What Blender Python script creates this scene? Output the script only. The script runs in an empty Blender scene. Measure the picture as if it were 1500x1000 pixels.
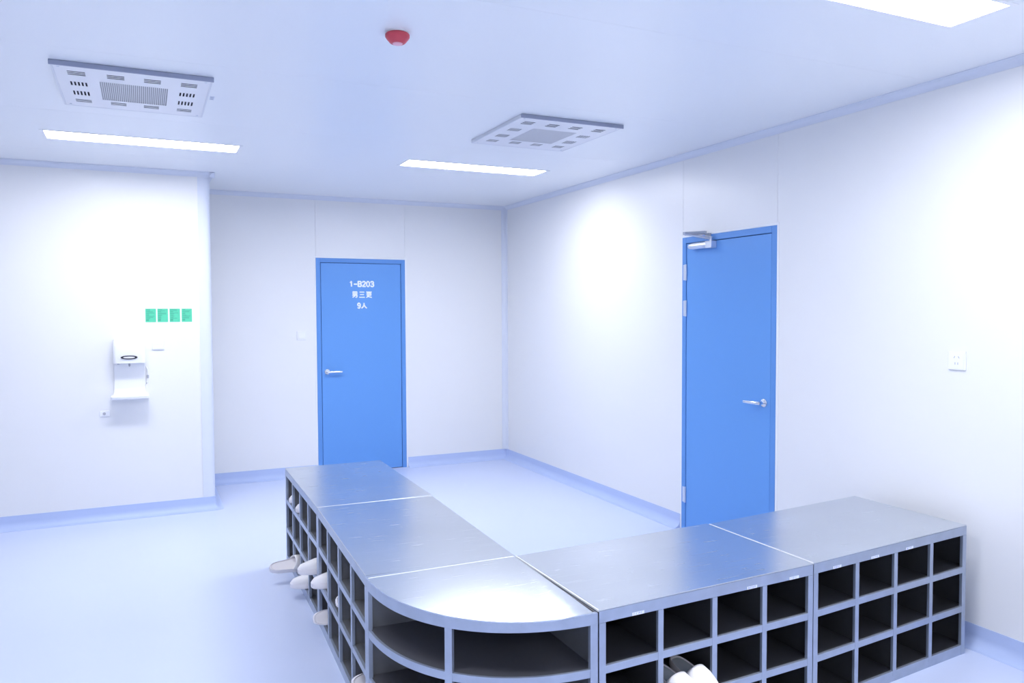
import bpy, bmesh, math, random
from math import sin, cos, pi, radians as R, atan2, hypot
from mathutils import Matrix, Vector
random.seed(7)
SC = bpy.context.scene
COL = SC.collection

# ------------------------------------------------------------------ camera, world, exposure
FPX, YAW, PITCH, ROLL = 1148.9, .4389, .0392, -.0043
CX, CY, HC = -3.515, -7.639, 1.5845
cam_d = bpy.data.cameras.new('camera'); cam = bpy.data.objects.new('camera', cam_d); COL.objects.link(cam)
cam_d.sensor_width = 36; cam_d.lens = FPX/1500*36; cam_d.clip_start = .05
fw = Vector((sin(YAW)*cos(PITCH), cos(YAW)*cos(PITCH), -sin(PITCH)))
r0 = Vector((cos(YAW), -sin(YAW), 0)); u0 = r0.cross(fw)
r1 = r0*cos(ROLL)+u0*sin(ROLL); u1 = -r0*sin(ROLL)+u0*cos(ROLL)
M3 = Matrix((r1, u1, -fw)).transposed()
cam.matrix_world = Matrix.Translation((CX, CY, HC)) @ M3.to_4x4()
SC.camera = cam
w = bpy.data.worlds.new('world'); SC.world = w; w.use_nodes = True
w.node_tree.nodes['Background'].inputs[0].default_value = (.6, .7, 1, 1)
w.node_tree.nodes['Background'].inputs[1].default_value = .3
vs = SC.view_settings
vs.view_transform = 'Standard'; vs.look = 'None'; vs.gamma = 1; vs.use_curve_mapping = False
vs.exposure = 1.38
LIGHT_STRENGTH = 15.0
LIGHT_COLOR = (.97, .98, 1.0, 1)

# room: x = 0 right wall, y = 0 back wall, YL front of the left wall, XL its corner
H = 2.69; YL = -.935; XL = -3.02; XW = -6.3; YB = -10.4; COVE = .1

# ------------------------------------------------------------------ materials
def mat(name, col, rough=.5, metal=0, spec=.5, bump=None, coat=0, emit=None, var=None, aniso=None):
    m = bpy.data.materials.new(name); m.use_nodes = True
    nt = m.node_tree; b = nt.nodes['Principled BSDF']
    b.inputs['Base Color'].default_value = (*col, 1); b.inputs['Roughness'].default_value = rough
    b.inputs['Metallic'].default_value = metal; b.inputs['Specular IOR Level'].default_value = spec
    b.inputs['Coat Weight'].default_value = coat
    if coat: b.inputs['Coat Roughness'].default_value = .25
    if emit:
        b.inputs['Emission Color'].default_value = emit[0]; b.inputs['Emission Strength'].default_value = emit[1]
    if var or bump:
        tc = nt.nodes.new('ShaderNodeTexCoord'); mp = nt.nodes.new('ShaderNodeMapping')
        nt.links.new(tc.outputs['Object'], mp.inputs['Vector'])
    if var:   # (scale xyz, noise scale, amount)
        sc, ns, am = var
        mp.inputs['Scale'].default_value = sc
        n = nt.nodes.new('ShaderNodeTexNoise'); n.inputs['Scale'].default_value = ns; n.inputs['Detail'].default_value = 4
        nt.links.new(mp.outputs[0], n.inputs['Vector'])
        cr = nt.nodes.new('ShaderNodeMix'); cr.data_type = 'RGBA'
        cr.inputs[6].default_value = tuple(c*(1-am) for c in col)+(1,); cr.inputs[7].default_value = tuple(min(1, c*(1+am)) for c in col)+(1,)
        nt.links.new(n.outputs['Fac'], cr.inputs[0]); nt.links.new(cr.outputs[2], b.inputs['Base Color'])
    if bump:
        sc, ns, st, di = bump
        mp2 = nt.nodes.new('ShaderNodeMapping'); mp2.inputs['Scale'].default_value = sc
        nt.links.new(tc.outputs['Object'], mp2.inputs['Vector'])
        n = nt.nodes.new('ShaderNodeTexNoise'); n.inputs['Scale'].default_value = ns; n.inputs['Detail'].default_value = 3
        nt.links.new(mp2.outputs[0], n.inputs['Vector'])
        bp = nt.nodes.new('ShaderNodeBump'); bp.inputs['Strength'].default_value = st; bp.inputs['Distance'].default_value = di
        nt.links.new(n.outputs['Fac'], bp.inputs['Height']); nt.links.new(bp.outputs[0], b.inputs['Normal'])
    return m

def steel(name, axis, col=(.60, .64, .70), rough=.24):
    """brushed stainless sheet, grain along the local axis, faint scuffs"""
    m = bpy.data.materials.new(name); m.use_nodes = True; nt = m.node_tree; b = nt.nodes['Principled BSDF']
    tc = nt.nodes.new('ShaderNodeTexCoord'); mp = nt.nodes.new('ShaderNodeMapping')
    mp.inputs['Scale'].default_value = (2.5, 420, 420) if axis == 'x' else (420, 2.5, 420)
    nt.links.new(tc.outputs['Object'], mp.inputs['Vector'])
    n = nt.nodes.new('ShaderNodeTexNoise'); n.inputs['Scale'].default_value = 1; n.inputs['Detail'].default_value = 3
    nt.links.new(mp.outputs[0], n.inputs['Vector'])
    # short scuffs
    mp2 = nt.nodes.new('ShaderNodeMapping'); mp2.inputs['Scale'].default_value = (9, 70, 40) if axis == 'x' else (70, 9, 40)
    nt.links.new(tc.outputs['Object'], mp2.inputs['Vector'])
    n2 = nt.nodes.new('ShaderNodeTexNoise'); n2.inputs['Scale'].default_value = 1; n2.inputs['Detail'].default_value = 2; n2.inputs['Distortion'].default_value = .6
    nt.links.new(mp2.outputs[0], n2.inputs['Vector'])
    rp = nt.nodes.new('ShaderNodeValToRGB'); rp.color_ramp.elements[0].position = .66; rp.color_ramp.elements[1].position = .76
    nt.links.new(n2.outputs['Fac'], rp.inputs[0])
    n3 = nt.nodes.new('ShaderNodeTexNoise'); n3.inputs['Scale'].default_value = 2.2; n3.inputs['Detail'].default_value = 3
    nt.links.new(tc.outputs['Object'], n3.inputs['Vector'])
    mr = nt.nodes.new('ShaderNodeMapRange'); mr.inputs[3].default_value = rough-.05; mr.inputs[4].default_value = rough+.07
    nt.links.new(n.outputs['Fac'], mr.inputs[0])
    ad = nt.nodes.new('ShaderNodeMath'); ad.operation = 'MULTIPLY_ADD'; ad.inputs[1].default_value = .05
    nt.links.new(rp.outputs[0], ad.inputs[0]); nt.links.new(mr.outputs[0], ad.inputs[2]); nt.links.new(ad.outputs[0], b.inputs['Roughness'])
    mx = nt.nodes.new('ShaderNodeMix'); mx.data_type = 'RGBA'
    mx.inputs[6].default_value = tuple(c*.88 for c in col)+(1,); mx.inputs[7].default_value = tuple(min(1, c*1.1) for c in col)+(1,)
    nt.links.new(n3.outputs['Fac'], mx.inputs[0])
    m2 = nt.nodes.new('ShaderNodeMix'); m2.data_type = 'RGBA'; m2.inputs[7].default_value = (.86, .88, .92, 1)
    sm = nt.nodes.new('ShaderNodeMath'); sm.operation = 'MULTIPLY'; sm.inputs[1].default_value = .10
    nt.links.new(rp.outputs[0], sm.inputs[0]); nt.links.new(sm.outputs[0], m2.inputs[0])
    nt.links.new(mx.outputs[2], m2.inputs[6]); nt.links.new(m2.outputs[2], b.inputs['Base Color'])
    b.inputs['Metallic'].default_value = .92
    bp = nt.nodes.new('ShaderNodeBump'); bp.inputs['Strength'].default_value = .12; bp.inputs['Distance'].default_value = .0006
    nt.links.new(n.outputs['Fac'], bp.inputs['Height']); nt.links.new(bp.outputs[0], b.inputs['Normal'])
    return m

MW = mat('wall_white', (.86, .865, .885), .34, spec=.5, bump=((1, 1, 1), 3, .05, .002))
MC = mat('ceiling_white', (.90, .92, .95), .36, spec=.45, bump=((1, 1, 1), 2.2, .05, .002))
MJ = mat('joint_grey', (.55, .58, .64), .7)
MF = mat('floor_blue', (.63, .705, .935), .26, spec=.5, bump=((1, 1, 1), 5, .12, .002), var=((1, 1, 1), 1.3, .03))
MCV = mat('cove_blue', (.50, .60, .88), .38, spec=.4)
MT = mat('trim_white', (.74, .78, .88), .38, metal=.0, spec=.5)
MD = mat('door_blue', (.14, .355, .80), .40, spec=.35, bump=((1, 1, 1), 260, .10, .0006))
MDF = mat('door_frame_blue', (.125, .32, .74), .40, spec=.35)
MG = mat('gasket', (.01, .05, .22), .8)
MCH = mat('chrome', (.80, .82, .86), .16, metal=1)
MAL = mat('satin_alu', (.72, .76, .84), .34, metal=.75)
MCA = mat('closer_arm_steel', (.45, .48, .56), .3, metal=.8)
MPL = mat('white_plastic', (.90, .91, .94), .28, spec=.5)
MPS = mat('grey_plastic', (.45, .46, .52), .4)
MBK = mat('dark_plastic', (.02, .02, .03), .3)
MLET = mat('white_vinyl', (.92, .95, .97), .4)
MGR = mat('green_sticker', (.10, .62, .38), .45)
MGD = mat('dark_green_print', (.02, .22, .14), .5)
MRED = mat('detector_red', (.62, .06, .09), .35)
MVP = mat('vent_white', (.82, .83, .88), .35)
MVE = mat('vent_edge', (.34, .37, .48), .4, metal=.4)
MVF = mat('vent_frame_white', (.74, .76, .82), .4)
MVD = mat('vent_dark', (.05, .055, .08), .8)
MVM = mat('vent_mesh_grey', (.42, .43, .47), .8)
MSX = steel('brushed_steel_top_x', 'x'); MSY = steel('brushed_steel_top_y', 'y')
MSF = mat('steel_front', (.40, .455, .57), .34, metal=.55, var=((1, 1, 1), 14, .16))
MSI = mat('steel_shade_deep', (.085, .085, .095), .38, metal=.4, var=((1, 1, 1), 14, .15))  # bench steel with the deep shade of the right cells painted in
MSJ = mat('steel_shade_light', (.22, .225, .24), .40, metal=.4, var=((1, 1, 1), 14, .15))  # same steel, less shade painted in for the better lit left run
MSC = mat('steel_shade_mid', (.13, .13, .15), .38, metal=.4)  # same steel, medium shade painted in for the corner shelves
MLB = mat('number_label', (.88, .92, 1.0), .5)
MLK = mat('number_ink', (.50, .58, .92), .6)
MSO = mat('slipper_sole', (.93, .90, .94), .55)
MSU = mat('slipper_upper', (.95, .93, .96), .5, bump=((1, 1, 1), 120, .15, .001))
MSN = mat('slipper_insole', (.92, .88, .91), .65)
MSN2 = mat('slipper_insole_shaded', (.40, .44, .50), .7)  # shade inside the cell painted into the insole colour
MLP = mat('lamp_diffuser', (1, 1, 1), .5, emit=(LIGHT_COLOR, LIGHT_STRENGTH))

# ------------------------------------------------------------------ helpers
class MB:
    def __init__(s): s.v = []; s.f = []; s.m = []
    def add(s, vs_, fs, mi=0):
        n = len(s.v); s.v += [tuple(v) for v in vs_]; s.f += [tuple(i+n for i in f) for f in fs]; s.m += [mi]*len(fs); return s
    def box(s, x0, y0, z0, x1, y1, z1, mi=0):
        v = [(x, y, z) for z in (z0, z1) for y in (y0, y1) for x in (x0, x1)]
        return s.add(v, [(0, 2, 3, 1), (4, 5, 7, 6), (0, 1, 5, 4), (2, 6, 7, 3), (0, 4, 6, 2), (1, 3, 7, 5)], mi)
    def prism(s, pts, a, b, axis='z', mi=0):
        """polygon pts extruded from a to b along axis"""
        def P(p, t): return {'z': (p[0], p[1], t), 'y': (p[0], t, p[1]), 'x': (t, p[0], p[1])}[axis]
        n = len(pts)
        s.add([P(p, a) for p in pts]+[P(p, b) for p in pts],
              [tuple(range(n))[::-1], tuple(range(n, 2*n))]+[(i, (i+1) % n, n+(i+1) % n, n+i) for i in range(n)], mi); return s
    def lathe(s, prof, n=24, c=(0, 0, 0), axis='z', mi=0):
        vs_ = []
        for r, h in prof:
            for k in range(n):
                a = 2*pi*k/n
                p = (r*cos(a), r*sin(a), h)
                if axis == 'y': p = (p[0], p[2], p[1])
                if axis == 'x': p = (p[2], p[0], p[1])
                vs_.append((c[0]+p[0], c[1]+p[1], c[2]+p[2]))
        fs = []
        for j in range(len(prof)-1):
            for k in range(n): fs.append((j*n+k, j*n+(k+1) % n, (j+1)*n+(k+1) % n, (j+1)*n+k))
        fs.append(tuple(range(n))[::-1]); fs.append(tuple(range((len(prof)-1)*n, len(prof)*n)))
        return s.add(vs_, fs, mi)
    def tube(s, path, r, n=12, mi=0, flat=1.0):
        path = [Vector(p) for p in path]; rs = r if isinstance(r, (list, tuple)) else [r]*len(path); vs_ = []
        for i, p in enumerate(path):
            t = (path[min(i+1, len(path)-1)]-path[max(i-1, 0)]).normalized()
            up = Vector((0, 0, 1)) if abs(t.z) < .9 else Vector((1, 0, 0))
            a = t.cross(up).normalized(); b = a.cross(t)
            for k in range(n):
                an = 2*pi*k/n; vs_.append(p+a*cos(an)*rs[i]+b*sin(an)*rs[i]*flat)
        fs = [(j*n+k, j*n+(k+1) % n, (j+1)*n+(k+1) % n, (j+1)*n+k) for j in range(len(path)-1) for k in range(n)]
        fs += [tuple(range(n))[::-1], tuple(range((len(path)-1)*n, len(path)*n))]
        return s.add(vs_, fs, mi)
    def build(s, name, m, parent=None, bevel=0, smooth=False, seg=2):
        me = bpy.data.meshes.new(name); me.from_pydata(s.v, [], s.f)
        for mm in (m if isinstance(m, (list, tuple)) else [m]): me.materials.append(mm)
        me.polygons.foreach_set('material_index', s.m); me.update()
        b = bmesh.new(); b.from_mesh(me); bmesh.ops.recalc_face_normals(b, faces=b.faces); b.to_mesh(me); b.free()
        if smooth:
            me.polygons.foreach_set('use_smooth', [True]*len(me.polygons))
            me.set_sharp_from_angle(angle=R(40))
        o = bpy.data.objects.new(name, me); COL.objects.link(o)
        if parent: o.parent = parent
        if bevel:
            md = o.modifiers.new('bevel', 'BEVEL'); md.width = bevel; md.segments = seg; md.limit_method = 'ANGLE'; md.angle_limit = R(40)
        return o
def empty(name, loc=(0, 0, 0), rz=0, parent=None):
    o = bpy.data.objects.new(name, None); COL.objects.link(o); o.location = loc; o.rotation_euler = (0, 0, rz); o.empty_display_size = .1
    if parent: o.parent = parent
    return o
def tag(o, label=None, cat=None, group=None, kind=None):
    for k, v in (('label', label), ('category', cat), ('group', group), ('kind', kind)):
        if v: o[k] = v
    return o
def copy_tree(o, parent=None):
    c = o.copy(); COL.objects.link(c); c.parent = parent
    for ch in [x for x in bpy.data.objects if x.parent == o]: copy_tree(ch, c)
    return c

# ------------------------------------------------------------------ floor and walls
f = MB().box(XW, YB, -.05, .0, 0, 0).build('floor', MF)
tag(f, 'glossy pale blue resin floor of the changing room', 'floor', kind='structure')

G = .0006   # half of a panel joint
def wall(name, label, back, panels):
    bk = MB().box(*back).build(name, MJ); tag(bk, label, 'wall', kind='structure')
    for p in panels: MB().box(*p).build('wall_panel', MW, bk, bevel=.0012, seg=1)
    return bk
D1a, D1b = -2.008, -1.120       # door 1, x range ; door 2, y range
D2a, D2b = -3.047, -3.973
DH = 2.10
TP = .04
wall('wall_back', 'white metal panel wall behind the lettered blue door', (XL+.06, TP, 0, TP+.06, TP+.06, H),
     [(XL+.06, 0, 0, D1a-G, TP, H), (D1a+G, 0, DH, D1b-G, TP, H), (D1b+G, 0, 0, 0, TP, H)])
wall('wall_right', 'white metal panel wall with the door with a closer', (TP, YB, 0, TP+.06, TP, H),
     [(0, D2a+G, 0, TP, 0, H), (0, D2b+G, DH, TP, D2a-G, H), (0, -6.9+G, 0, TP, D2b-G, H), (0, YB, 0, TP, -6.9-G, H)])
wall('wall_left', 'white metal panel wall carrying the hand sanitiser dispenser', (XW, YL+TP, 0, XL-.055, YL+TP+.04, H),
     [(XW, YL, 0, -4.62-G, YL+TP, H), (-4.62+G, YL, 0, XL-.055, YL+TP, H)])
wall('wall_return', 'short white panel wall turning back from the outer corner', (XL-TP-.03, YL+.06, 0, XL-TP, TP, H),
     [(XL-TP, YL+.056, 0, XL, 0, H)])
wall('wall_far_left', 'white panel wall out of view on the left', (XW-.08, YB, 0, XW-TP, YL+TP, H), [(XW-TP, YB, 0, XW, YL, H)])
wall('wall_front', 'white panel wall behind the camera', (XW, YB-.08, 0, TP, YB-TP, H), [(XW, YB-TP, 0, 0, YB, H)])

cl = MB().box(XW-.08, YB-.08, H+.10, .1, .1, H+.14).build('ceiling', MJ)
tag(cl, 'glossy white metal panel ceiling with thin joints', 'ceiling', kind='structure')
# lamps and panels: holes for the four pairs of recessed lamps
LAMPS = [(-4.06, -2.11), (-1.75, -2.11), (-4.06, -5.80), (-1.78, -5.80), (-4.06, -9.3), (-1.78, -9.3)]
LW, LD = 1.165, .27
seams = [YB-.05, -8.56, -7.38, -6.20, -5.02, -3.84, -2.66, -1.48, -.30, .05]
for i in range(len(seams)-1):
    a, b = seams[i]+G, seams[i+1]-G
    # each strip panel cut round the lamps that sit in it
    ls = [(x, y) for x, y in LAMPS if y < b and y+LD > a]
    mb = MB()
    if not ls: mb.box(XW-.05, a, H, .05, b, H+.05)
    else:
        y = ls[0][1]; ya, yb = max(a, y), min(b, y+LD)
        if ya > a: mb.box(XW-.05, a, H, .05, ya, H+.05)
        if yb < b: mb.box(XW-.05, yb, H, .05, b, H+.05)
        xs = [XW-.05]+[v for x, _ in sorted(ls) for v in (x, x+LW)]+[.05]
        for k in range(0, len(xs), 2): mb.box(xs[k], ya, H, xs[k+1], yb, H+.05)
    mb.build('ceiling_panel', MC, cl)

# floor cove: concave blue skirting that runs up the wall
def cove_prof(h=COVE, d=.055, t=.004):
    pts = [(0, h), (-t, h), (-t, d*.95)]
    for k in range(1, 9):
        a = k/9*pi/2; pts.append((-d+(d-t)*cos(a), d*.95+.002-(d*.95)*sin(a)))
    pts += [(-d-.01, .0015), (-d-.01, 0), (0, 0)]
    return pts            # (offset out of the wall (negative), height)
def run_y(name, x, ya, yb, sgn, prof, m, label):   # along y on a wall facing -x (sgn 1) or +x (sgn -1)
    o = MB().prism([(p[0]*sgn+x, p[1]) for p in prof], ya, yb, 'y').build(name, m, smooth=True); return tag(o, label, 'trim', kind='structure')
def run_x(name, y, xa, xb, sgn, prof, m, label):
    o = MB().prism([(p[0]*sgn+y, p[1]) for p in prof], xa, xb, 'x').build(name, m, smooth=True); return tag(o, label, 'trim', kind='structure')
cp = cove_prof()
run_x('baseboard_back_left', 0, XL, D1a-.018, 1, cp, MCV, 'blue coved skirting between the outer corner and the lettered door')
run_x('baseboard_back_right', 0, D1b+.018, 0, 1, cp, MCV, 'blue coved skirting from the lettered door to the room corner')
run_y('baseboard_right_far', 0, D2a+.018, 0, 1, cp, MCV, 'blue coved skirting from the room corner to the door with closer')
run_y('baseboard_right_near', 0, YB, D2b-.018, 1, cp, MCV, 'blue coved skirting beside the end of the shoe benches')
run_x('baseboard_left', YL, XW, XL, 1, cp, MCV, 'blue coved skirting under the hand sanitiser dispenser')
run_y('baseboard_return', XL, YL, 0, -1, cp, MCV, 'blue coved skirting on the hidden return wall')
run_y('baseboard_far_left', XW, YB, YL, -1, cp, MCV, 'blue coved skirting on the far left wall')
mb = MB(); vs_ = []; n = len(cp)
for k in range(9):
    a = k/8*pi/2
    for p in cp: vs_.append((XL-.0+(-p[0])*sin(a), YL-(-p[0])*cos(a), p[1]))
fs = [(j*n+k, j*n+(k+1) % n, (j+1)*n+(k+1) % n, (j+1)*n+k) for j in range(8) for k in range(n)]
mb.add(vs_, fs).box(XL-.056, YL+.0005, COVE-.012, XL-.0005, YL+.056, COVE-.0004)
tag(mb.build('baseboard_corner', MCV, smooth=True), 'blue coved skirting turning round the outer corner', 'trim', kind='structure')
# crown cove
def crown(d=.04, t=.004):
    pts = [(0, H), (0, H-d), (-t, H-d)]
    for k in range(0, 9):
        a = k/8*pi/2; pts.append((-d+(d-t)*cos(a), H-d+(d-t)*sin(a)))
    pts += [(-d, H-t), (-d, H)]
    return pts
cr = crown()
run_x('trim_1', 0, XL, 0, 1, cr, MT, 'pale aluminium cove where back wall meets ceiling')
run_y('trim_2', 0, YB, 0, 1, cr, MT, 'pale aluminium cove where right wall meets ceiling')
run_x('trim_3', YL, XW, XL+.04, 1, cr, MT, 'pale aluminium cove where left wall meets ceiling')
run_y('trim_4', XL, YL-.04, 0, -1, cr, MT, 'pale aluminium cove along the hidden return wall')
# inner corner cove column
pts = [(0, 0), (-.05, 0), (-.05, -.004)]+[(-.05+.046*sin(k/8*pi/2), -.05+.046*cos(k/8*pi/2)) for k in range(9)]+[(-.004, -.05), (0, -.05)]
o = MB().prism(pts, COVE-.001, H-.0, 'z').build('trim_5', MT, smooth=True); tag(o, 'pale vertical aluminium cove in the room corner', 'trim', kind='structure')
# outer corner: rounded aluminium profile, its flanges lying on both walls
rc = .055
pts = [(XL-rc-.035, YL), (XL-rc-.035, YL-.004), (XL-rc, YL-.004)]+[(XL-rc+(rc+.004)*sin(k/10*pi/2), YL+rc-(rc+.004)*cos(k/10*pi/2)) for k in range(1, 11)]
pts += [(XL+.004, YL+rc+.03), (XL, YL+rc+.03), (XL-rc, YL+rc)]
o = MB().prism(pts, COVE-.001, H, 'z').build('trim_6', MT, smooth=True); tag(o, 'rounded pale aluminium profile on the outer wall corner', 'trim', kind='structure')

# ------------------------------------------------------------------ doors (local: x along the width, y into the wall, front at y = 0)
def door(name, label, loc, rz, W, hinge_left, closer, letters):
    r = empty(name, loc, rz); tag(r, label, 'door', kind='structure')
    fwd, top = .042, .042
    mb = MB().box(0, -.006, 0, fwd, .04, DH).box(W-fwd, -.006, 0, W, .04, DH).box(fwd, -.006, DH-top, W-fwd, .04, DH)
    mb.build('door_frame', MDF, r, bevel=.002)
    mb = MB().box(-.016, -.004, 0, -.0005, .03, DH+.016).box(W+.0005, -.004, 0, W+.016, .03, DH+.016).box(-.0005, -.004, DH+.0005, W+.0005, .03, DH+.016)
    tag(mb.build('outer_bead', MPL, r, bevel=.002), 'thin white bead round the blue frame')
    g = .0045
    MB().box(fwd, .012, 0, W-fwd, .02, DH-top).build('seal', MG, r)
    leaf = MB().box(fwd+g, -.002, .008, W-fwd-g, .035, DH-top-g).build('door_leaf', MD, r, bevel=.002)
    hx = W-fwd-.055 if hinge_left else fwd+.055
    s = -1 if hinge_left else 1
    hz = 1.0
    h = empty('lever_handle', (hx, 0, hz), 0, leaf)
    bpy.data.objects.remove(h)
    mb = MB().lathe([(.027, -.002), (.027, -.009), (.024, -.012), (.011, -.012), (.0105, -.05)], 24, (hx, 0, hz), 'y')
    mb.tube([(hx, -.046, hz), (hx+s*.012, -.052, hz), (hx+s*.03, -.054, hz), (hx+s*.09, -.052, hz-.001), (hx+s*.135, -.046, hz-.002)], [.012, .012, .0115, .011, .0105], 12)
    tag(mb.build('lever_handle', MCH, leaf, smooth=True), 'polished chrome lever handle')
    hgx = fwd*.55 if hinge_left else W-fwd*.55
    if hinge_left:
        for z in (1.852, 1.596, .255):
            mb = MB().lathe([(.0075, -.057), (.0075, -.02), (.0068, -.0195), (.0068, -.0185), (.0075, -.018), (.0075, .018), (.0068, .0185), (.0068, .0195), (.0075, .02), (.0075, .057)], 14, (fwd+.0015, -.008, z))
            mb.box(fwd-.028, -.0078, z-.055, fwd, -.006, z+.055)
            tag(mb.build('hinge', MAL, r, smooth=True), 'satin metal butt hinge')
    if closer:
        c = empty('x', (0, 0, 0)); bpy.data.objects.remove(c)
        cx = .105; z = 2.028
        mb = MB()
        mb.tube([(cx, -.028, z), (cx+.012, -.028, z), (cx+.05, -.028, z), (cx+.19, -.028, z), (cx+.2, -.028, z)], [.012, .019, .023, .023, .023], 16)
        mb.box(cx+.195, -.048, z-.024, cx+.262, -.003, z+.024)
        mb.box(cx+.05, -.012, z-.02, cx+.2, -.003, z+.02)
        mb.lathe([(.008, .02), (.008, .045), (.013, .045), (.013, .052)], 16, (cx+.232, -.028, z))
        cb = mb.build('door_closer', MAL, r, bevel=.002, smooth=True); tag(cb, 'silver hydraulic closer body')
        mb = MB()
        a = Vector((cx+.232, -.03, z+.040)); el = Vector((.205, -.145, z+.078)); b = Vector((.285, -.035, DH+.012))
        mb.tube([a, a.lerp(el, .5), el], [.017, .016, .014], 8, flat=.55)
        mb.tube([el, el.lerp(b, .5), b], [.012, .012, .012], 8)
        mb.lathe([(.012, -.008), (.012, .012)], 14, tuple(el)); mb.lathe([(.011, -.01), (.011, .01)], 14, tuple(b))
        mb.box(.265, -.046, DH+.000, .305, -.006, DH+.006); mb.box(.255, -.011, DH-.03, .315, -.006, DH+.006)
        tag(mb.build('closer_arm', MCA, cb, smooth=True), 'two jointed steel closer arm')
    if letters: door_letters(leaf, W)
    return r

def stroke(mb, x0, z0, x1, z1, t):
    a = Vector((x0, z0)); b = Vector((x1, z1)); d = (b-a).normalized(); n = Vector((-d.y, d.x))*t/2; a -= d*t*.2; b += d*t*.2
    q = [a-n, b-n, b+n, a+n]; mb.prism([(v.x, v.y) for v in q], -.0032-.00004*(len(mb.f)//6), -.0021, 'y')
def glyph(mb, segs, ox, oz, w_, h_, t):
    for s in segs:
        for (p, q) in zip(s[:-1], s[1:]): stroke(mb, ox+p[0]*w_, oz+p[1]*h_, ox+q[0]*w_, oz+q[1]*h_, t)
GL = {
 '1': [[(.15, .75), (.5, 1), (.5, 0)]],
 '-': [[(.0, .45), (.9, .45)]],
 'B': [[(0, 0), (0, 1), (.7, 1), (.88, .86), (.88, .66), (.7, .53), (0, .53)], [(.7, .53), (.95, .38), (.95, .14), (.75, 0), (0, 0)]],
 '2': [[(.05, .8), (.25, 1), (.7, 1), (.9, .82), (.85, .6), (.05, 0), (.95, 0)]],
 '0': [[(.3, 0), (.05, .25), (.05, .75), (.3, 1), (.65, 1), (.9, .75), (.9, .25), (.65, 0), (.3, 0)]],
 '3': [[(.05, .85), (.25, 1), (.7, 1), (.88, .84), (.85, .64), (.6, .53), (.35, .53)], [(.6, .53), (.92, .38), (.92, .15), (.7, 0), (.25, 0), (.05, .15)]],
 '9': [[(.1, .1), (.3, 0), (.65, 0), (.9, .3), (.9, .75), (.65, 1), (.3, 1), (.08, .8), (.08, .62), (.3, .45), (.65, .45), (.88, .62)]],
 'nan': [[(.15, 1), (.85, 1), (.85, .52), (.15, .52), (.15, 1)], [(.15, .76), (.85, .76)], [(.5, 1), (.5, .52)],
         [(.05, .34), (.9, .34), (.85, .08), (.72, 0), (.62, .04)], [(.48, .48), (.42, .2), (.08, 0)]],
 'san': [[(.1, .95), (.9, .95)], [(.17, .5), (.83, .5)], [(.02, .02), (.98, .02)]],
 'geng': [[(.02, .98), (.98, .98)], [(.15, .8), (.85, .8), (.85, .36), (.15, .36), (.15, .8)], [(.15, .58), (.85, .58)],
          [(.5, .98), (.48, .36), (.3, .12), (.02, 0)], [(.2, .28), (.55, .1), (.98, 0)]],
 'ren': [[(.5, 1), (.46, .6), (.28, .22), (.02, 0)], [(.5, .72), (.68, .3), (.98, 0)]],
}
def door_letters(leaf, W):
    # three centred rows, white cut vinyl
    cxm = -1.561-D1a
    def row(keys, z, h, wd, gap, t):
        tot = sum(wd[k] if isinstance(wd, dict) else wd for k in keys)+gap*(len(keys)-1); x = cxm-tot/2
        for k in keys:
            ww = wd[k] if isinstance(wd, dict) else wd
            mb = MB(); glyph(mb, GL[k], x, z, ww, h, t)
            mb.build('letter', MLET, leaf); x += ww+gap
    row(['1', '-', 'B', '2', '0', '3'], 1.830, .048, .032, .0095, .0135)
    row(['nan', 'san', 'geng'], 1.722, .055, .055, .015, .0095)
    row(['9', 'ren'], 1.617, .048, {'9': .029, 'ren': .052}, .010, .0125)

door('door_1', 'blue door lettered 1-B203 in white in the back wall', (D1a, 0, 0), 0, D1b-D1a, False, False, True)
door('door_2', 'plain blue door with silver closer in the right wall', (0, D2a, 0), -pi/2, D2a-D2b, True, True, False)

# ------------------------------------------------------------------ ceiling lamps
def lamp(x, y, label, seen=True):
    r = empty('ceiling_light', (x+LW/2, y+LD/2, H)); tag(r, label, 'ceiling light', 'recessed light panels in the ceiling')
    a, b = LW/2, LD/2; t = .018
    mb = MB()
    mb.box(-a-.004, -b-.004, -.003, a+.004, -b+t, .03).box(-a-.004, b-t, -.003, a+.004, b+.004, .03)
    mb.box(-a-.004, -b+t, -.003, -a+t, b-t, .03).box(a-t, -b+t, -.003, a+.004, b-t, .03)
    mb.build('lamp_frame', MPL, r, bevel=.001, seg=1)
    MB().box(-a+t, -b+t, .010, a-t, b-t, .016).build('diffuser', MLP, r)
    MB().box(-a+.001, -b+.001, .03, a-.001, b-.001, .06).build('housing', MVE, r)
lbl = ['long glowing ceiling light near the left wall, beyond the left vent', 'long glowing ceiling light just above the lettered door, near the right vent',
       'glowing ceiling light out of view at upper left', 'bright ceiling light cut by the top edge at the upper right',
       'glowing ceiling light behind the camera on the left', 'glowing ceiling light behind the camera on the right']
for (x, y), l in zip(LAMPS, lbl): lamp(x, y, l)

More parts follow.
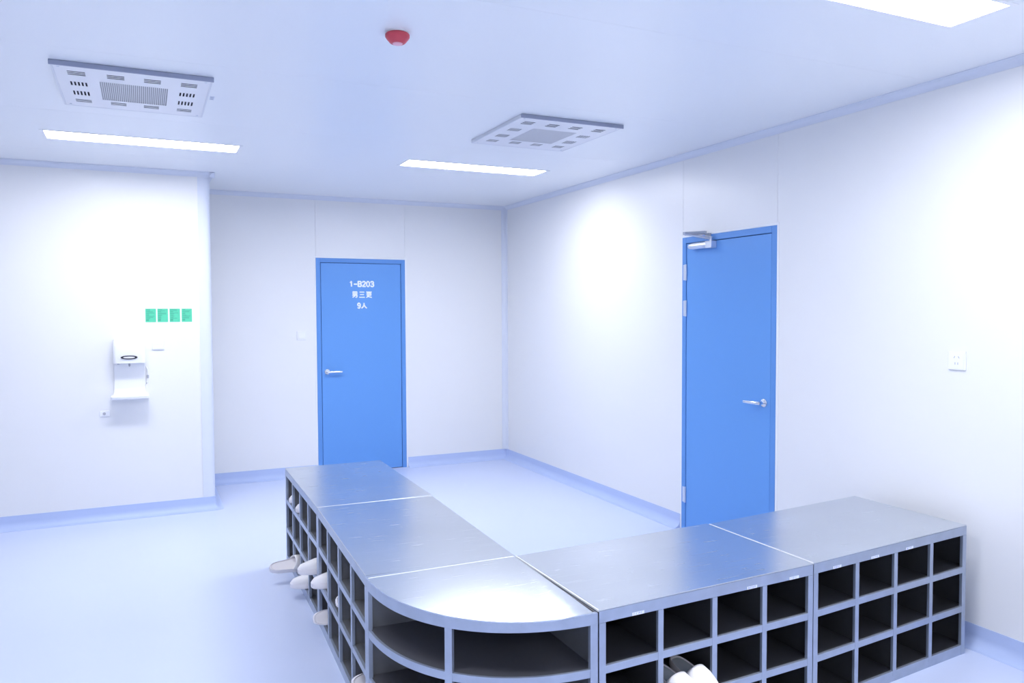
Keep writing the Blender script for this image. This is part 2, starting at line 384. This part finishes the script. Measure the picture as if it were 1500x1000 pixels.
# ------------------------------------------------------------------ ceiling vents
def vent():
    W, D = .65, .735
    r = empty('ceiling_vent', (0, 0, H))
    holes = []
    def hgroup(x0, x1, y0, y1, n):     # slats along x
        p = (y1-y0)/n
        for k in range(n): holes.append((x0, x1, y0+k*p, y0+k*p+p*.62))
    def vgroup(x0, x1, y0, y1, n, fr=.5):
        p = (x1-x0)/n
        for k in range(n): holes.append((x0+k*p, x0+k*p+p*fr, y0, y1))
    for xa in (.05, .21, .365, .525): hgroup(xa, xa+.072, .080, .155, 3)
    for xa in (.05, .21, .365, .525): hgroup(xa, xa+.072, .595, .660, 3)
    for xa in (.05, .525):
        vgroup(xa, xa+.078, .260, .330, 5); vgroup(xa, xa+.078, .430, .510, 5)
    vgroup(.175, .475, .215, .560, 34, .5)
    xs = sorted({0, W, *[v for h in holes for v in h[:2]]}); ys = sorted({0, D, *[v for h in holes for v in h[2:]]})
    bm = bmesh.new(); vd = {}
    def V(i, j):
        if (i, j) not in vd: vd[i, j] = bm.verts.new((xs[i], ys[j], -.020))
        return vd[i, j]
    hs = sorted(holes)
    for i in range(len(xs)-1):
        mx = (xs[i]+xs[i+1])/2; cand = [h for h in hs if h[0] < mx < h[1]]
        for j in range(len(ys)-1):
            my = (ys[j]+ys[j+1])/2
            if any(h[2] < my < h[3] for h in cand): continue
            bm.faces.new((V(i, j), V(i, j+1), V(i+1, j+1), V(i+1, j)))
    ex = bmesh.ops.extrude_face_region(bm, geom=list(bm.faces))
    for v in ex['geom']:
        if isinstance(v, bmesh.types.BMVert): v.co.z += .0015
    bmesh.ops.recalc_face_normals(bm, faces=bm.faces)
    me = bpy.data.meshes.new('cover_plate'); bm.to_mesh(me); bm.free(); me.materials.append(MVP)
    o = bpy.data.objects.new('cover_plate', me); COL.objects.link(o); o.parent = r
    MB().box(.02, .02, -.010, W-.02, D-.02, -.006).build('duct_backing', MVD, r)
    fl = MB().box(.17, .205, -.0145, .48, .57, -.0135).build('filter_mesh', MVM, r)
    mb = MB().box(-.010, D, -.021, W+.010, D+.010, -.0005)
    mb.box(-.010, 0, -.021, 0, D, -.0005).box(W, 0, -.021, W+.010, D, -.0005)
    mb.build('vent_frame', MVF, r, bevel=.002)
    tag(MB().box(-.014, -.008, -.023, W+.014, -.0002, -.0005).build('vent_frame_shaded', MVE, r, bevel=.002), 'near side of the frame, its shade painted in dark grey')  # near frame side, its shade put into a darker colour
    for x, y in ((.02, .025), (W-.02, .025), (.02, D-.025), (W-.02, D-.025)):
        MB().lathe([(.006, -.020), (.006, -.022), (.003, -.023)], 12, (x, y, 0)).build('screw', MAL, r, smooth=True)
    return r
v1 = vent(); v1.location = (-3.855, -3.645, H)
tag(v1, 'square slotted ceiling vent at upper left with shade painted on its near edge', 'vent', 'slotted air vents in the ceiling')
v2 = copy_tree(v1); v2.location = (-1.56, -3.635, H)
tag(v2, 'square slotted ceiling vent near the right wall, above the bench end', 'vent')
v2['label'] = 'square slotted ceiling vent between the red detector and the right wall'
# small tab by the first vent
mb = MB().box(-3.183, -3.30, H-.002, -3.160, -3.235, H)
for k in range(3): mb.box(-3.180+k*.0005, -3.292+k*.02, H-.0026, -3.164, -3.285+k*.02, H-.002, 1)
o = mb.build('small_tag', [MT, MVE]); tag(o, 'tiny grey marked tag on the ceiling beside the left vent', 'tag')

# ------------------------------------------------------------------ smoke detector
r = empty('smoke_detector', (-2.580, -4.590, H)); tag(r, 'small round red fire detector on the white ceiling', 'detector')
MB().lathe([(.044, 0), (.044, -.005), (.040, -.007)], 32).build('mounting_base', MPL, r, smooth=True)
MB().lathe([(.045, -.007), (.0485, -.011), (.0485, -.020), (.044, -.027), (.031, -.042), (.026, -.045)], 32).build('housing', MRED, r, smooth=True)
MB().lathe([(.020, -.045), (.018, -.048), (.010, -.050), (.001, -.051)], 24).build('sensor_cap', mat('detector_pink', (.85, .45, .52), .3), r, smooth=True)

# ------------------------------------------------------------------ hand sanitiser dispenser on the left wall
dx, dy = -3.62, YL
r = empty('soap_dispenser', (dx, dy, 0)); tag(r, 'white automatic hand sanitiser dispenser with drip tray on left wall', 'dispenser')
def rrect(w2, d, n=6, rr=.03):
    pts = [(-w2, 0), (-w2, -d+rr)]
    for k in range(1, n+1): a = k/n*pi/2; pts.append((-w2+rr-rr*cos(a), -d+rr-rr*sin(a)))
    for k in range(0, n+1): a = k/n*pi/2; pts.append((w2-rr+rr*sin(a), -d+rr-rr*cos(a)))
    pts.append((w2, 0)); return pts
def loft(secs):     # secs: list of (z, pts)
    mb = MB(); n = len(secs[0][1]); vs_ = [(p[0], p[1], z) for z, ps in secs for p in ps]
    fs = [(j*n+k, j*n+(k+1) % n, (j+1)*n+(k+1) % n, (j+1)*n+k) for j in range(len(secs)-1) for k in range(n)]
    fs += [tuple(range(n))[::-1], tuple(range((len(secs)-1)*n, len(secs)*n))]
    return mb.add(vs_, fs)
loft([(1.196, rrect(.105, .085)), (1.20, rrect(.112, .098)), (1.30, rrect(.113, .105)), (1.365, rrect(.110, .100)), (1.380, rrect(.104, .09)), (1.386, rrect(.09, .07))]).build('dispenser_body', MPL, r, smooth=True)
loft([(.955, rrect(.112, .014, rr=.008)), (1.05, rrect(.109, .014, rr=.008)), (1.12, rrect(.109, .016, rr=.008)), (1.196, rrect(.110, .030, rr=.008))]).build('back_plate', MPL, r, smooth=True)
loft([(.925, rrect(.128, .115, rr=.02)), (.930, rrect(.131, .120, rr=.02)), (.948, rrect(.131, .122, rr=.02)), (.952, rrect(.128, .118, rr=.02))]).build('drip_tray', MPL, r, bevel=.002, smooth=True)
loft([(.952, rrect(.118, .03, rr=.008)), (.975, rrect(.112, .02, rr=.008)), (1.0, rrect(.109, .016, rr=.008))]).build('tray_bracket', MPL, r, smooth=True)
# oval sensor window: ring and pale centre
mb = MB(); n = 32
for k in range(n):
    a0, a1 = 2*pi*k/n, 2*pi*(k+1)/n
    q = [(.058*cos(a0), .0145*sin(a0)), (.058*cos(a1), .0145*sin(a1)), (.040*cos(a1), .0075*sin(a1)), (.040*cos(a0), .0075*sin(a0))]
    mb.prism([(p[0], 1.244+p[1]) for p in q], -.1052, -.1075, 'y')
mb.build('oval_ring', MBK, r)
MB().prism([(.0398*cos(2*pi*k/n), 1.244+.0074*sin(2*pi*k/n)) for k in range(n)], -.103, -.1062, 'y').build('window', MPL, r)
MB().lathe([(.007, 1.196), (.007, 1.180), (.004, 1.172)], 12, (0, -.055, 0)).build('nozzle', MPS, r, smooth=True)
MB().lathe([(.008, 0), (.008, -.006)], 12, (-.075, -.06, 1.196)).build('sensor', MPS, r, smooth=True)
mb = MB().tube([(.112, -.006, 1.17), (.125, -.008, 1.14), (.128, -.008, 1.09), (.118, -.008, 1.04), (.104, -.014, 1.02)], .0045, 8)
tag(mb.build('power_cord', MPL, r, smooth=True), 'short white power lead looping down')
mb = MB().box(.118, -.016, 1.075, .134, -.0, 1.10)
mb.build('cord_clip', MPS, r, bevel=.002)

def switch_plate(name, label, cat, loc, rz, w_, h_, kind):
    r = empty(name, loc, rz); tag(r, label, cat)
    MB().box(-w_/2, -.009, -h_/2, w_/2, 0, h_/2).build('cover', MPL, r, bevel=.003)
    if kind == 'switch':
        MB().box(-w_*.33, -.0125, -h_*.33, w_*.33, -.008, h_*.33).build('rocker', MPL, r, bevel=.002)
    elif kind == 'twin':
        for s in (-1, 1): MB().box(-w_*.38, -.012, -.001+s*.018-.016, w_*.38, -.008, .001+s*.018+.016).build('rocker', MPL, r, bevel=.0015)
    else:
        MB().box(-w_*.40, -.0105, -h_*.40, w_*.40, -.008, h_*.40).build('socket_face', MPL, r, bevel=.0015)
        for (x, z, a) in ((-.011, .016, .5), (.011, .016, -.5), (-.007, -.014, 0), (.007, -.014, 0)):
            mb = MB(); t = Vector((sin(a), cos(a)))*.0055; nn = Vector((t.y, -t.x)).normalized()*.0016
            c = Vector((x, z)); q = [c-t-nn, c+t-nn, c+t+nn, c-t+nn]
            mb.prism([(v.x, v.y) for v in q], -.0108, -.0098, 'y').build('slot', MPS, r)
    return r
switch_plate('light_switch', 'white light switch on the left wall, right of the dispenser', 'switch', (-3.415, YL, 1.335), 0, .086, .086, 'twin')
switch_plate('light_switch', 'white light switch on the back wall left of the lettered door', 'switch', (-2.152, 0, 1.355), 0, .086, .086, 'switch')
switch_plate('power_socket', 'white square power socket on the right wall above the benches', 'socket', (0, -5.16, 1.338), -pi/2, .09, .09, 'socket')
r = empty('wall_socket', (-3.80, YL, .815)); tag(r, 'small white wall fitting low left of the drip tray', 'socket')
MB().box(-.030, -.008, -.022, .036, 0, .022).build('cover', MPL, r, bevel=.003)
MB().lathe([(.011, -.008), (.011, -.013), (.005, -.013)], 16, (0, 0, 0), 'y').build('plug_hole', MPS, r, smooth=True)

# green stickers
names = ['first from the left, nearest the dispenser', 'second from the left', 'third from the left', 'rightmost, nearest the wall corner']
for k, xx in enumerate((-3.464, -3.379, -3.292, -3.205)):
    r = empty('green_sticker', (xx, YL, 1.56)); tag(r, 'green instruction sticker on the left wall, '+names[k], 'sticker', 'green stickers in a row above the dispenser')
    MB().box(-.0375, -.0012, -.052, .0375, 0, .052).build('paper', MGR, r)
    rnd = random.Random(k+3)
    for j in range(11):
        z = .044-j*.0084; l = rnd.choice((.022, .03, .05, .058)) if j < 9 else .02
        t = .0022 if j < 9 else .0034
        MB().box(-.033, -.0016, z-t/2, -.033+l, -.0011, z+t/2).build('print_line', MGD, r)

# ------------------------------------------------------------------ shoe benches
TOPH, LIP, CELL, SLAT, BASE = .598, .045, .153, .0275, .045
# heights of the shelf surfaces (bottom to top)
ZS = [BASE, BASE+CELL+SLAT, BASE+2*(CELL+SLAT)]
def bench(label, loc, rz, W, D, grain, shear=0, group='steel shoe benches', cols=4, inside=None, strip=True):
    MSI = inside or globals()['MSI']
    r = empty('shoe_bench', loc, rz); tag(r, label, 'bench', group)
    e = .0015
    MB().box(e, 0, TOPH-.004, W-e, D, TOPH).build('top_panel', MSX if grain == 'x' else MSY, r, bevel=.0025)
    MB().box(e, .0004, TOPH-LIP, W-e, .02, TOPH-.0045).build('top_rail', MSF, r, bevel=.0015)
    fw_ = .027
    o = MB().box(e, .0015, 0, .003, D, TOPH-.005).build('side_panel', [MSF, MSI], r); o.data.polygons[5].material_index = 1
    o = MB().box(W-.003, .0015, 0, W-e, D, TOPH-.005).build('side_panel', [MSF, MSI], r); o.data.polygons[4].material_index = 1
    tag(MB().box(-.0012, .003, TOPH-.006, .0026, D-.003, TOPH+.0008).build('joint_highlight', MPL, r), 'white strip painting in the edge highlight at the joint') if strip else None  # highlight on the folded sheet edges, put in as a white strip
    MB().box(.003, D-.003, 0, W-.003, D, TOPH-.005).build('back_panel', MSF, r)
    MB().box(.0035, .0015, 0, W-.0035, .014, BASE-.0005).build('kick_plate', MSF, r, bevel=.001)
    for x in (e, W-e-fw_): MB().box(x, 0, 0, x+fw_, .016, TOPH-LIP-.0003).build('post', MSF, r, bevel=.0015)
    pitch = (W-fw_)/cols
    mid = D*.62
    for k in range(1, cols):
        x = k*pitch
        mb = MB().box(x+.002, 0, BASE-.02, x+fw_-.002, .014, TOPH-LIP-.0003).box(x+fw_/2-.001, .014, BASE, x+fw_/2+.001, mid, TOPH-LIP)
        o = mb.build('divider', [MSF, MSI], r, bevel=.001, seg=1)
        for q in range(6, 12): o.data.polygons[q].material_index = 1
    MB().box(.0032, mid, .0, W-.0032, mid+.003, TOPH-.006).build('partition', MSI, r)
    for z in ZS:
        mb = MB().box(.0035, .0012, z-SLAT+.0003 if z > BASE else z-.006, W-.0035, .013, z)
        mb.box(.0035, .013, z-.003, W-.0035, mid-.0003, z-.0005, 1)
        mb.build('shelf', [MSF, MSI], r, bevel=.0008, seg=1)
    if shear:      # these two benches stand slightly racked
        for c in bpy.data.objects:
            if c.parent == r:
                for v in c.data.vertices: v.co.y += shear*v.co.x
    return r, pitch
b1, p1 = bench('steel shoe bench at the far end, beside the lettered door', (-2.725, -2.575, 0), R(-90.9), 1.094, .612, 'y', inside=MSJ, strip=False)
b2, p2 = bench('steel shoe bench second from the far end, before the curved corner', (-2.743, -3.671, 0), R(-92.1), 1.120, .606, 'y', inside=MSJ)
b4, p4 = bench('steel shoe bench right of the curved corner, with a pair of slippers', (-2.178, -5.455, 0), 0, 1.003, .640, 'x', shear=.047)
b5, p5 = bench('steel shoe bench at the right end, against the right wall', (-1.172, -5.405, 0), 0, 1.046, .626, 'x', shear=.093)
def num_label(b, x):
    sh = .047 if b == b4 else .093
    o = MB().box(x, -.0006, TOPH-LIP+.001, x+.050, .0, TOPH-LIP+.012).build('number_sticker', MLB, b)
    mb = MB(); rnd = random.Random(int(x*1000))
    for j in range(4):
        a = x+.006+j*.010
        mb.box(a, -.0009, TOPH-LIP+.003, a+.002, -.0005, TOPH-LIP+.010); mb.box(a, -.0009, TOPH-LIP+rnd.choice((.003, .006, .009)), a+.006, -.0005, TOPH-LIP+rnd.choice((.0105,)))
    q = mb.build('print', MLK, o)
    for c in (o, q):
        for v in c.data.vertices: v.co.y += sh*v.co.x
for x in (.135, .655, .872): num_label(b4, x)
for x in (.115, .355, .59): num_label(b5, x)

# quarter-round corner bench: inner corner C, arms A (to the left run) and B (to the right run)
C = Vector((-2.183, -4.816)); A = Vector((-.603, .016)); B = Vector((.0, -.641))
r = empty('corner_bench', (C.x, C.y, 0)); tag(r, 'quarter-round steel corner shoe bench with a bright top', 'bench')
def arc(t, k=1.0, s=0.0):
    e = .86                                 # slightly fuller than a circle
    ct, st = cos(t), sin(t)
    p = A*(ct**e)+B*(max(st, 0)**e)
    if s: 
        q = A*(cos(min(t+.02, pi/2))**e)+B*(sin(min(t+.02, pi/2))**e); p0 = A*(max(cos(max(t-.02, 0)), 0)**e)+B*(sin(max(t-.02, 0))**e)
        d = (q-p0).normalized(); p = p-Vector((-d.y, d.x))*s*(-1)
    return p*k
NA = 36
def arcpts(off=0., a=0., b=pi/2, n=NA):
    out = []
    for k in range(n+1):
        t = a+(b-a)*k/n; p = arc(max(0, min(pi/2-1e-6, t)))
        out.append(p)
    if off:
        res = []
        for k, p in enumerate(out):
            d = (out[min(k+1, n)]-out[max(k-1, 0)]).normalized(); nrm = Vector((-d.y, d.x))   # inward
            if nrm.dot(-p) < 0: nrm = -nrm
            res.append(p+nrm*off)
        out = res
    return out
# top: fine mesh, the pressed sheet bowed down a little towards the rim on its right half
NR = 14; rim = arcpts(0); DROOP = .010
def sstep(a, b, x): x = max(0, min(1, (x-a)/(b-a))); return x*x*(3-2*x)
def sagf(tt): return DROOP*sstep(.25, .85, tt)*(1-.7*sstep(.88, 1, tt))
def topsheet(z, flip):
    vs_ = []; fs = []
    for j in range(NR+1):
        q = j/NR
        for k in range(NA+1):
            p = rim[k]*max(q, .002); vs_.append((p.x, p.y, z-sagf(k/NA)*q**2.2))
    for j in range(NR):
        for k in range(NA): a = j*(NA+1)+k; fs.append((a, a+1, a+NA+2, a+NA+1))
    return vs_, fs
mb = MB(); v1_, f1_ = topsheet(TOPH, 0); v2_, f2_ = topsheet(TOPH-.004, 1); nv = len(v1_)
mb.add(v1_+v2_, f1_+[tuple(i+nv for i in f) for f in f2_])
row = NR*(NA+1); mb.f += [(row+k, row+k+1, nv+row+k+1, nv+row+k) for k in range(NA)]
mb.f += [(j*(NA+1)+c, (j+1)*(NA+1)+c, nv+(j+1)*(NA+1)+c, nv+j*(NA+1)+c) for j in range(NR) for c in (0, NA)]
mb.f += [(k, k+1, nv+k+1, nv+k) for k in range(NA)]; mb.m = [0]*len(mb.f)
me_top = mb.build('top_panel', MSX, r, smooth=True)
tag(MB().box(A.x+.004, -.004, TOPH-.006, -.004, .0005, TOPH+.0008).build('joint_highlight', MPL, r), 'white strip painting in the edge highlight at the joint')  # edge highlight at the corner joint, laid on in white
bpy.data.objects[r.children[-1].name].rotation_euler = (0, 0, atan2(-A.y, -A.x))
def curved_rail(name, z0, z1, th, m, a=0, b=pi/2, sag=False, out=0.0):
    o_ = arcpts(out, a, b); i_ = arcpts(out+th, a, b); n = len(o_); mb = MB()
    def s(k): return sagf(k/(n-1)) if sag else 0
    vs_ = [(p.x, p.y, z0) for p in o_]+[(p.x, p.y, z1-s(k)) for k, p in enumerate(o_)]+[(p.x, p.y, z0) for p in i_]+[(p.x, p.y, z1-s(k)) for k, p in enumerate(i_)]
    fs = []
    for k in range(n-1): fs += [(k, k+1, n+k+1, n+k), (2*n+k, 3*n+k, 3*n+k+1, 2*n+k+1), (n+k, n+k+1, 3*n+k+1, 3*n+k), (k, 2*n+k, 2*n+k+1, k+1)]
    fs += [(0, n, 3*n, 2*n), (n-1, 3*n-1, 4*n-1, 2*n-1)]
    return mb.add(vs_, fs).build(name, m, r, smooth=True)
curved_rail('top_rail', TOPH-LIP, TOPH-.0035, .014, MSF, sag=True)
curved_rail('kick_plate', 0, BASE-.006, .010, MSF, out=.0012)
for z in ZS:
    o = curved_rail('shelf_lip', z-SLAT if z > BASE else z-.006, z, .010, MSF, out=.001)
    ps = [Vector((0, 0))]+arcpts(.011)
    ps = [Vector((-.004, -.004))]+[Vector((min(p.x, -.004), min(p.y, .012))) for p in ps[1:]]
    MB().prism([(p.x, p.y) for p in ps], z-.003, z-.0005).build('shelf', MSC, r)
# posts: both ends and the mullion
def post(t, w_, name='post'):
    ps = arcpts(0, 0, pi/2, 400); L = [0]
    for p, q in zip(ps[:-1], ps[1:]): L.append(L[-1]+(q-p).length)
    tot = L[-1]; c0 = t*tot
    lo, hi = max(0, c0-w_/2), min(tot, c0+w_/2)
    sel = [k for k in range(401) if lo-1e-6 <= L[k] <= hi+1e-6]
    sel = sel[::max(1, len(sel)//5)]+([sel[-1]] if sel[-1] != sel[::max(1, len(sel)//5)][-1] else [])
    pts = [ps[k] for k in sel]; inn = []
    for k, p in enumerate(pts):
        d = (pts[min(k+1, len(pts)-1)]-pts[max(k-1, 0)]).normalized(); nrm = Vector((-d.y, d.x)); nrm = nrm if nrm.dot(-p) > 0 else -nrm
        inn.append(p+nrm*.016); pts[k] = p
    poly = [(p.x, p.y) for p in pts]+[(p.x, p.y) for p in inn[::-1]]
    return MB().prism(poly, 0, TOPH-LIP-.0003).build(name, MSF, r, smooth=True)
post(0, .056); post(1, .056); post(.50, .030, 'mullion')
def vpanel(p, q, th=.003):
    p = Vector(p); q = Vector(q); d = (q-p).normalized(); nn = Vector((-d.y, d.x))*th/2
    return MB().prism([(v.x, v.y) for v in (p-nn, q-nn, q+nn, p+nn)], 0, TOPH-.006).build('side_panel', MSJ, r)
vpanel(A*.985+Vector((0, -.004)), (-.004, -.004)); vpanel(B*.985+Vector((-.004, 0)), (-.004, -.006))

# ------------------------------------------------------------------ slippers (toe towards +x, heel at the origin, sole bottom z = 0)
def outline(k):    # k in 0..1 round the sole ; length .27 width .1
    a = 2*pi*k; x = .135-.135*cos(a)
    wdt = .036+.016*math.exp(-((x-.19)/.07)**2)+.004*math.exp(-((x-.03)/.05)**2)
    y = wdt*math.copysign(abs(sin(a))**.55, sin(a))
    return x, y
def slipper(label, loc, rz, pitch=0, roll=0, insole=None, group=None):
    r = empty('slipper', loc); r.rotation_euler = (roll, pitch, rz); tag(r, label, 'slipper', group)
    n = 40; o_ = [outline(k/n) for k in range(n)]
    def ring(s, z): return [(.135+(x-.135)*s, y*s, z) for x, y in o_]
    secs = [ring(.95, 0), ring(1.0, .006), ring(1.0, .026), ring(.96, .030), ring(.93, .026), ring(.90, .0235)]
    vs_ = [p for s in secs for p in s]; fs = [(j*n+k, j*n+(k+1) % n, (j+1)*n+(k+1) % n, (j+1)*n+k) for j in range(len(secs)-1) for k in range(n)]
    fs += [tuple(range(n))[::-1], tuple(range((len(secs)-1)*n, len(secs)*n))]
    MB().add(vs_, fs).build('sole', MSO, r, smooth=True)
    MB().prism([(.135+(x-.135)*.895, y*.895) for x, y in o_], .0236, .0255).build('insole', insole or MSN, r)
    # vamp: dome over the front half, open at the heel side
    ns, na = 10, 14; vo = []; 
    for i in range(ns+1):
        u = i/ns; x = .145+.120*u
        wd = .036+.016*math.exp(-((x-.19)/.07)**2)
        k = math.sqrt(max(0, 1-((x-.135)/.1352)**2)) if x > .19 else 1
        k = max(k, .22) if u < 1 else .15
        y0 = min(wd, wd*k**.55) * .99
        hgt = (.052-.018*u)*(k**.5)
        for j in range(na+1):
            a = pi*j/na; vo.append((x+(.020*(1-u))*(1-sin(a))*-1, y0*cos(a), .022+hgt*sin(a)**.8))
    fs = [(i*(na+1)+j, i*(na+1)+j+1, (i+1)*(na+1)+j+1, (i+1)*(na+1)+j) for i in range(ns) for j in range(na)]
    fs.append(tuple(ns*(na+1)+j for j in range(na+1)))
    o = MB().add(vo, fs).build('upper', MSU, r, smooth=True)
    md = o.modifiers.new('solid', 'SOLIDIFY'); md.thickness = .0035; md.offset = -1
    return r
g = 'pale slippers kept in the shoe benches'
def in_bench(b, col, pitch, row, depth, toe_out, dx=.0, yaw=0, **kw):
    """local position in a bench cell -> world; depth = how far the outer end sits in front of the face"""
    rz = b.rotation_euler[2]; lx = .027/2+pitch*(col+.5)+dx
    z = ZS[row]+.0005
    ly = -depth
    rot = Matrix.Rotation(rz, 2)
    if toe_out:    # heel inside at ly+.27, toe faces -y local
        p = rot @ Vector((lx, ly+.27)); a = rz-pi/2+yaw
    else:
        p = rot @ Vector((lx, ly)); a = rz+pi/2+yaw
    return dict(loc=(b.location.x+p.x, b.location.y+p.y, z), rz=a)
def put(label, b, col, pitch, row, depth, toe_out, dx=0, yaw=0, pit=0, dz=0, roll=0, insole=None):
    d = in_bench(b, col, pitch, row, depth, toe_out, dx, yaw)
    l = d['loc']; return slipper(label, (l[0], l[1], l[2]+dz), d['rz'], pit, roll, insole, g)
# far bench, bottom row
put('pale slipper sticking heel-first farthest out over the floor at far bench', b1, 1, p1, 0, .150, False, dx=-.05, yaw=.10, roll=.55, dz=.028)
put('pale slipper lying toe outward below the shelf of far bench', b1, 2, p1, 0, .075, True, dx=-.005, yaw=-.15, dz=.004)
put('pale slipper jutting toe-first from middle row of far bench', b1, 3, p1, 1, .080, True, dx=.005, yaw=.03)
put('pale slipper lying in the middle row beside the bench joint', b2, 0, p2, 1, .05, True, dx=-.055, yaw=.02)
put('pale slipper on its side, rounded heel out, in bottom row by the joint', b2, 0, p2, 0, .055, False, dx=.02, roll=1.15, dz=.050)
put('pale slipper barely showing in the second bench, middle row', b2, 1, p2, 1, .0, False, dx=.05, roll=1.0, dz=.047)
put('pale slipper on its side low beside the curved corner bench', b2, 3, p2, 0, .02, False, dx=-.06, roll=1.1, dz=.050)
put('white slip-on in the top row of far bench, farthest cell', b1, 0, p1, 2, .0, True, dx=.0)
put('white slip-on in the top row of far bench, next to farthest', b1, 1, p1, 2, .0, True, dx=-.02)
# right bench, second cell, middle row : pair with cell shade painted on the insoles
for l, dx_, dp in (('white slipper with shade-painted insole, left of the pair in right bench', -.050, .13), ('white slipper with shade-painted insole, right of the pair in right bench', .044, .115)):
    o = put(l, b4, 1, p4, 1, dp, True, dx=dx_, yaw=.05, pit=.16, dz=.043, insole=MSN2); o.scale = (.94, .92, 1)
    o.location.y += .047*(o.location.x-b4.location.x)
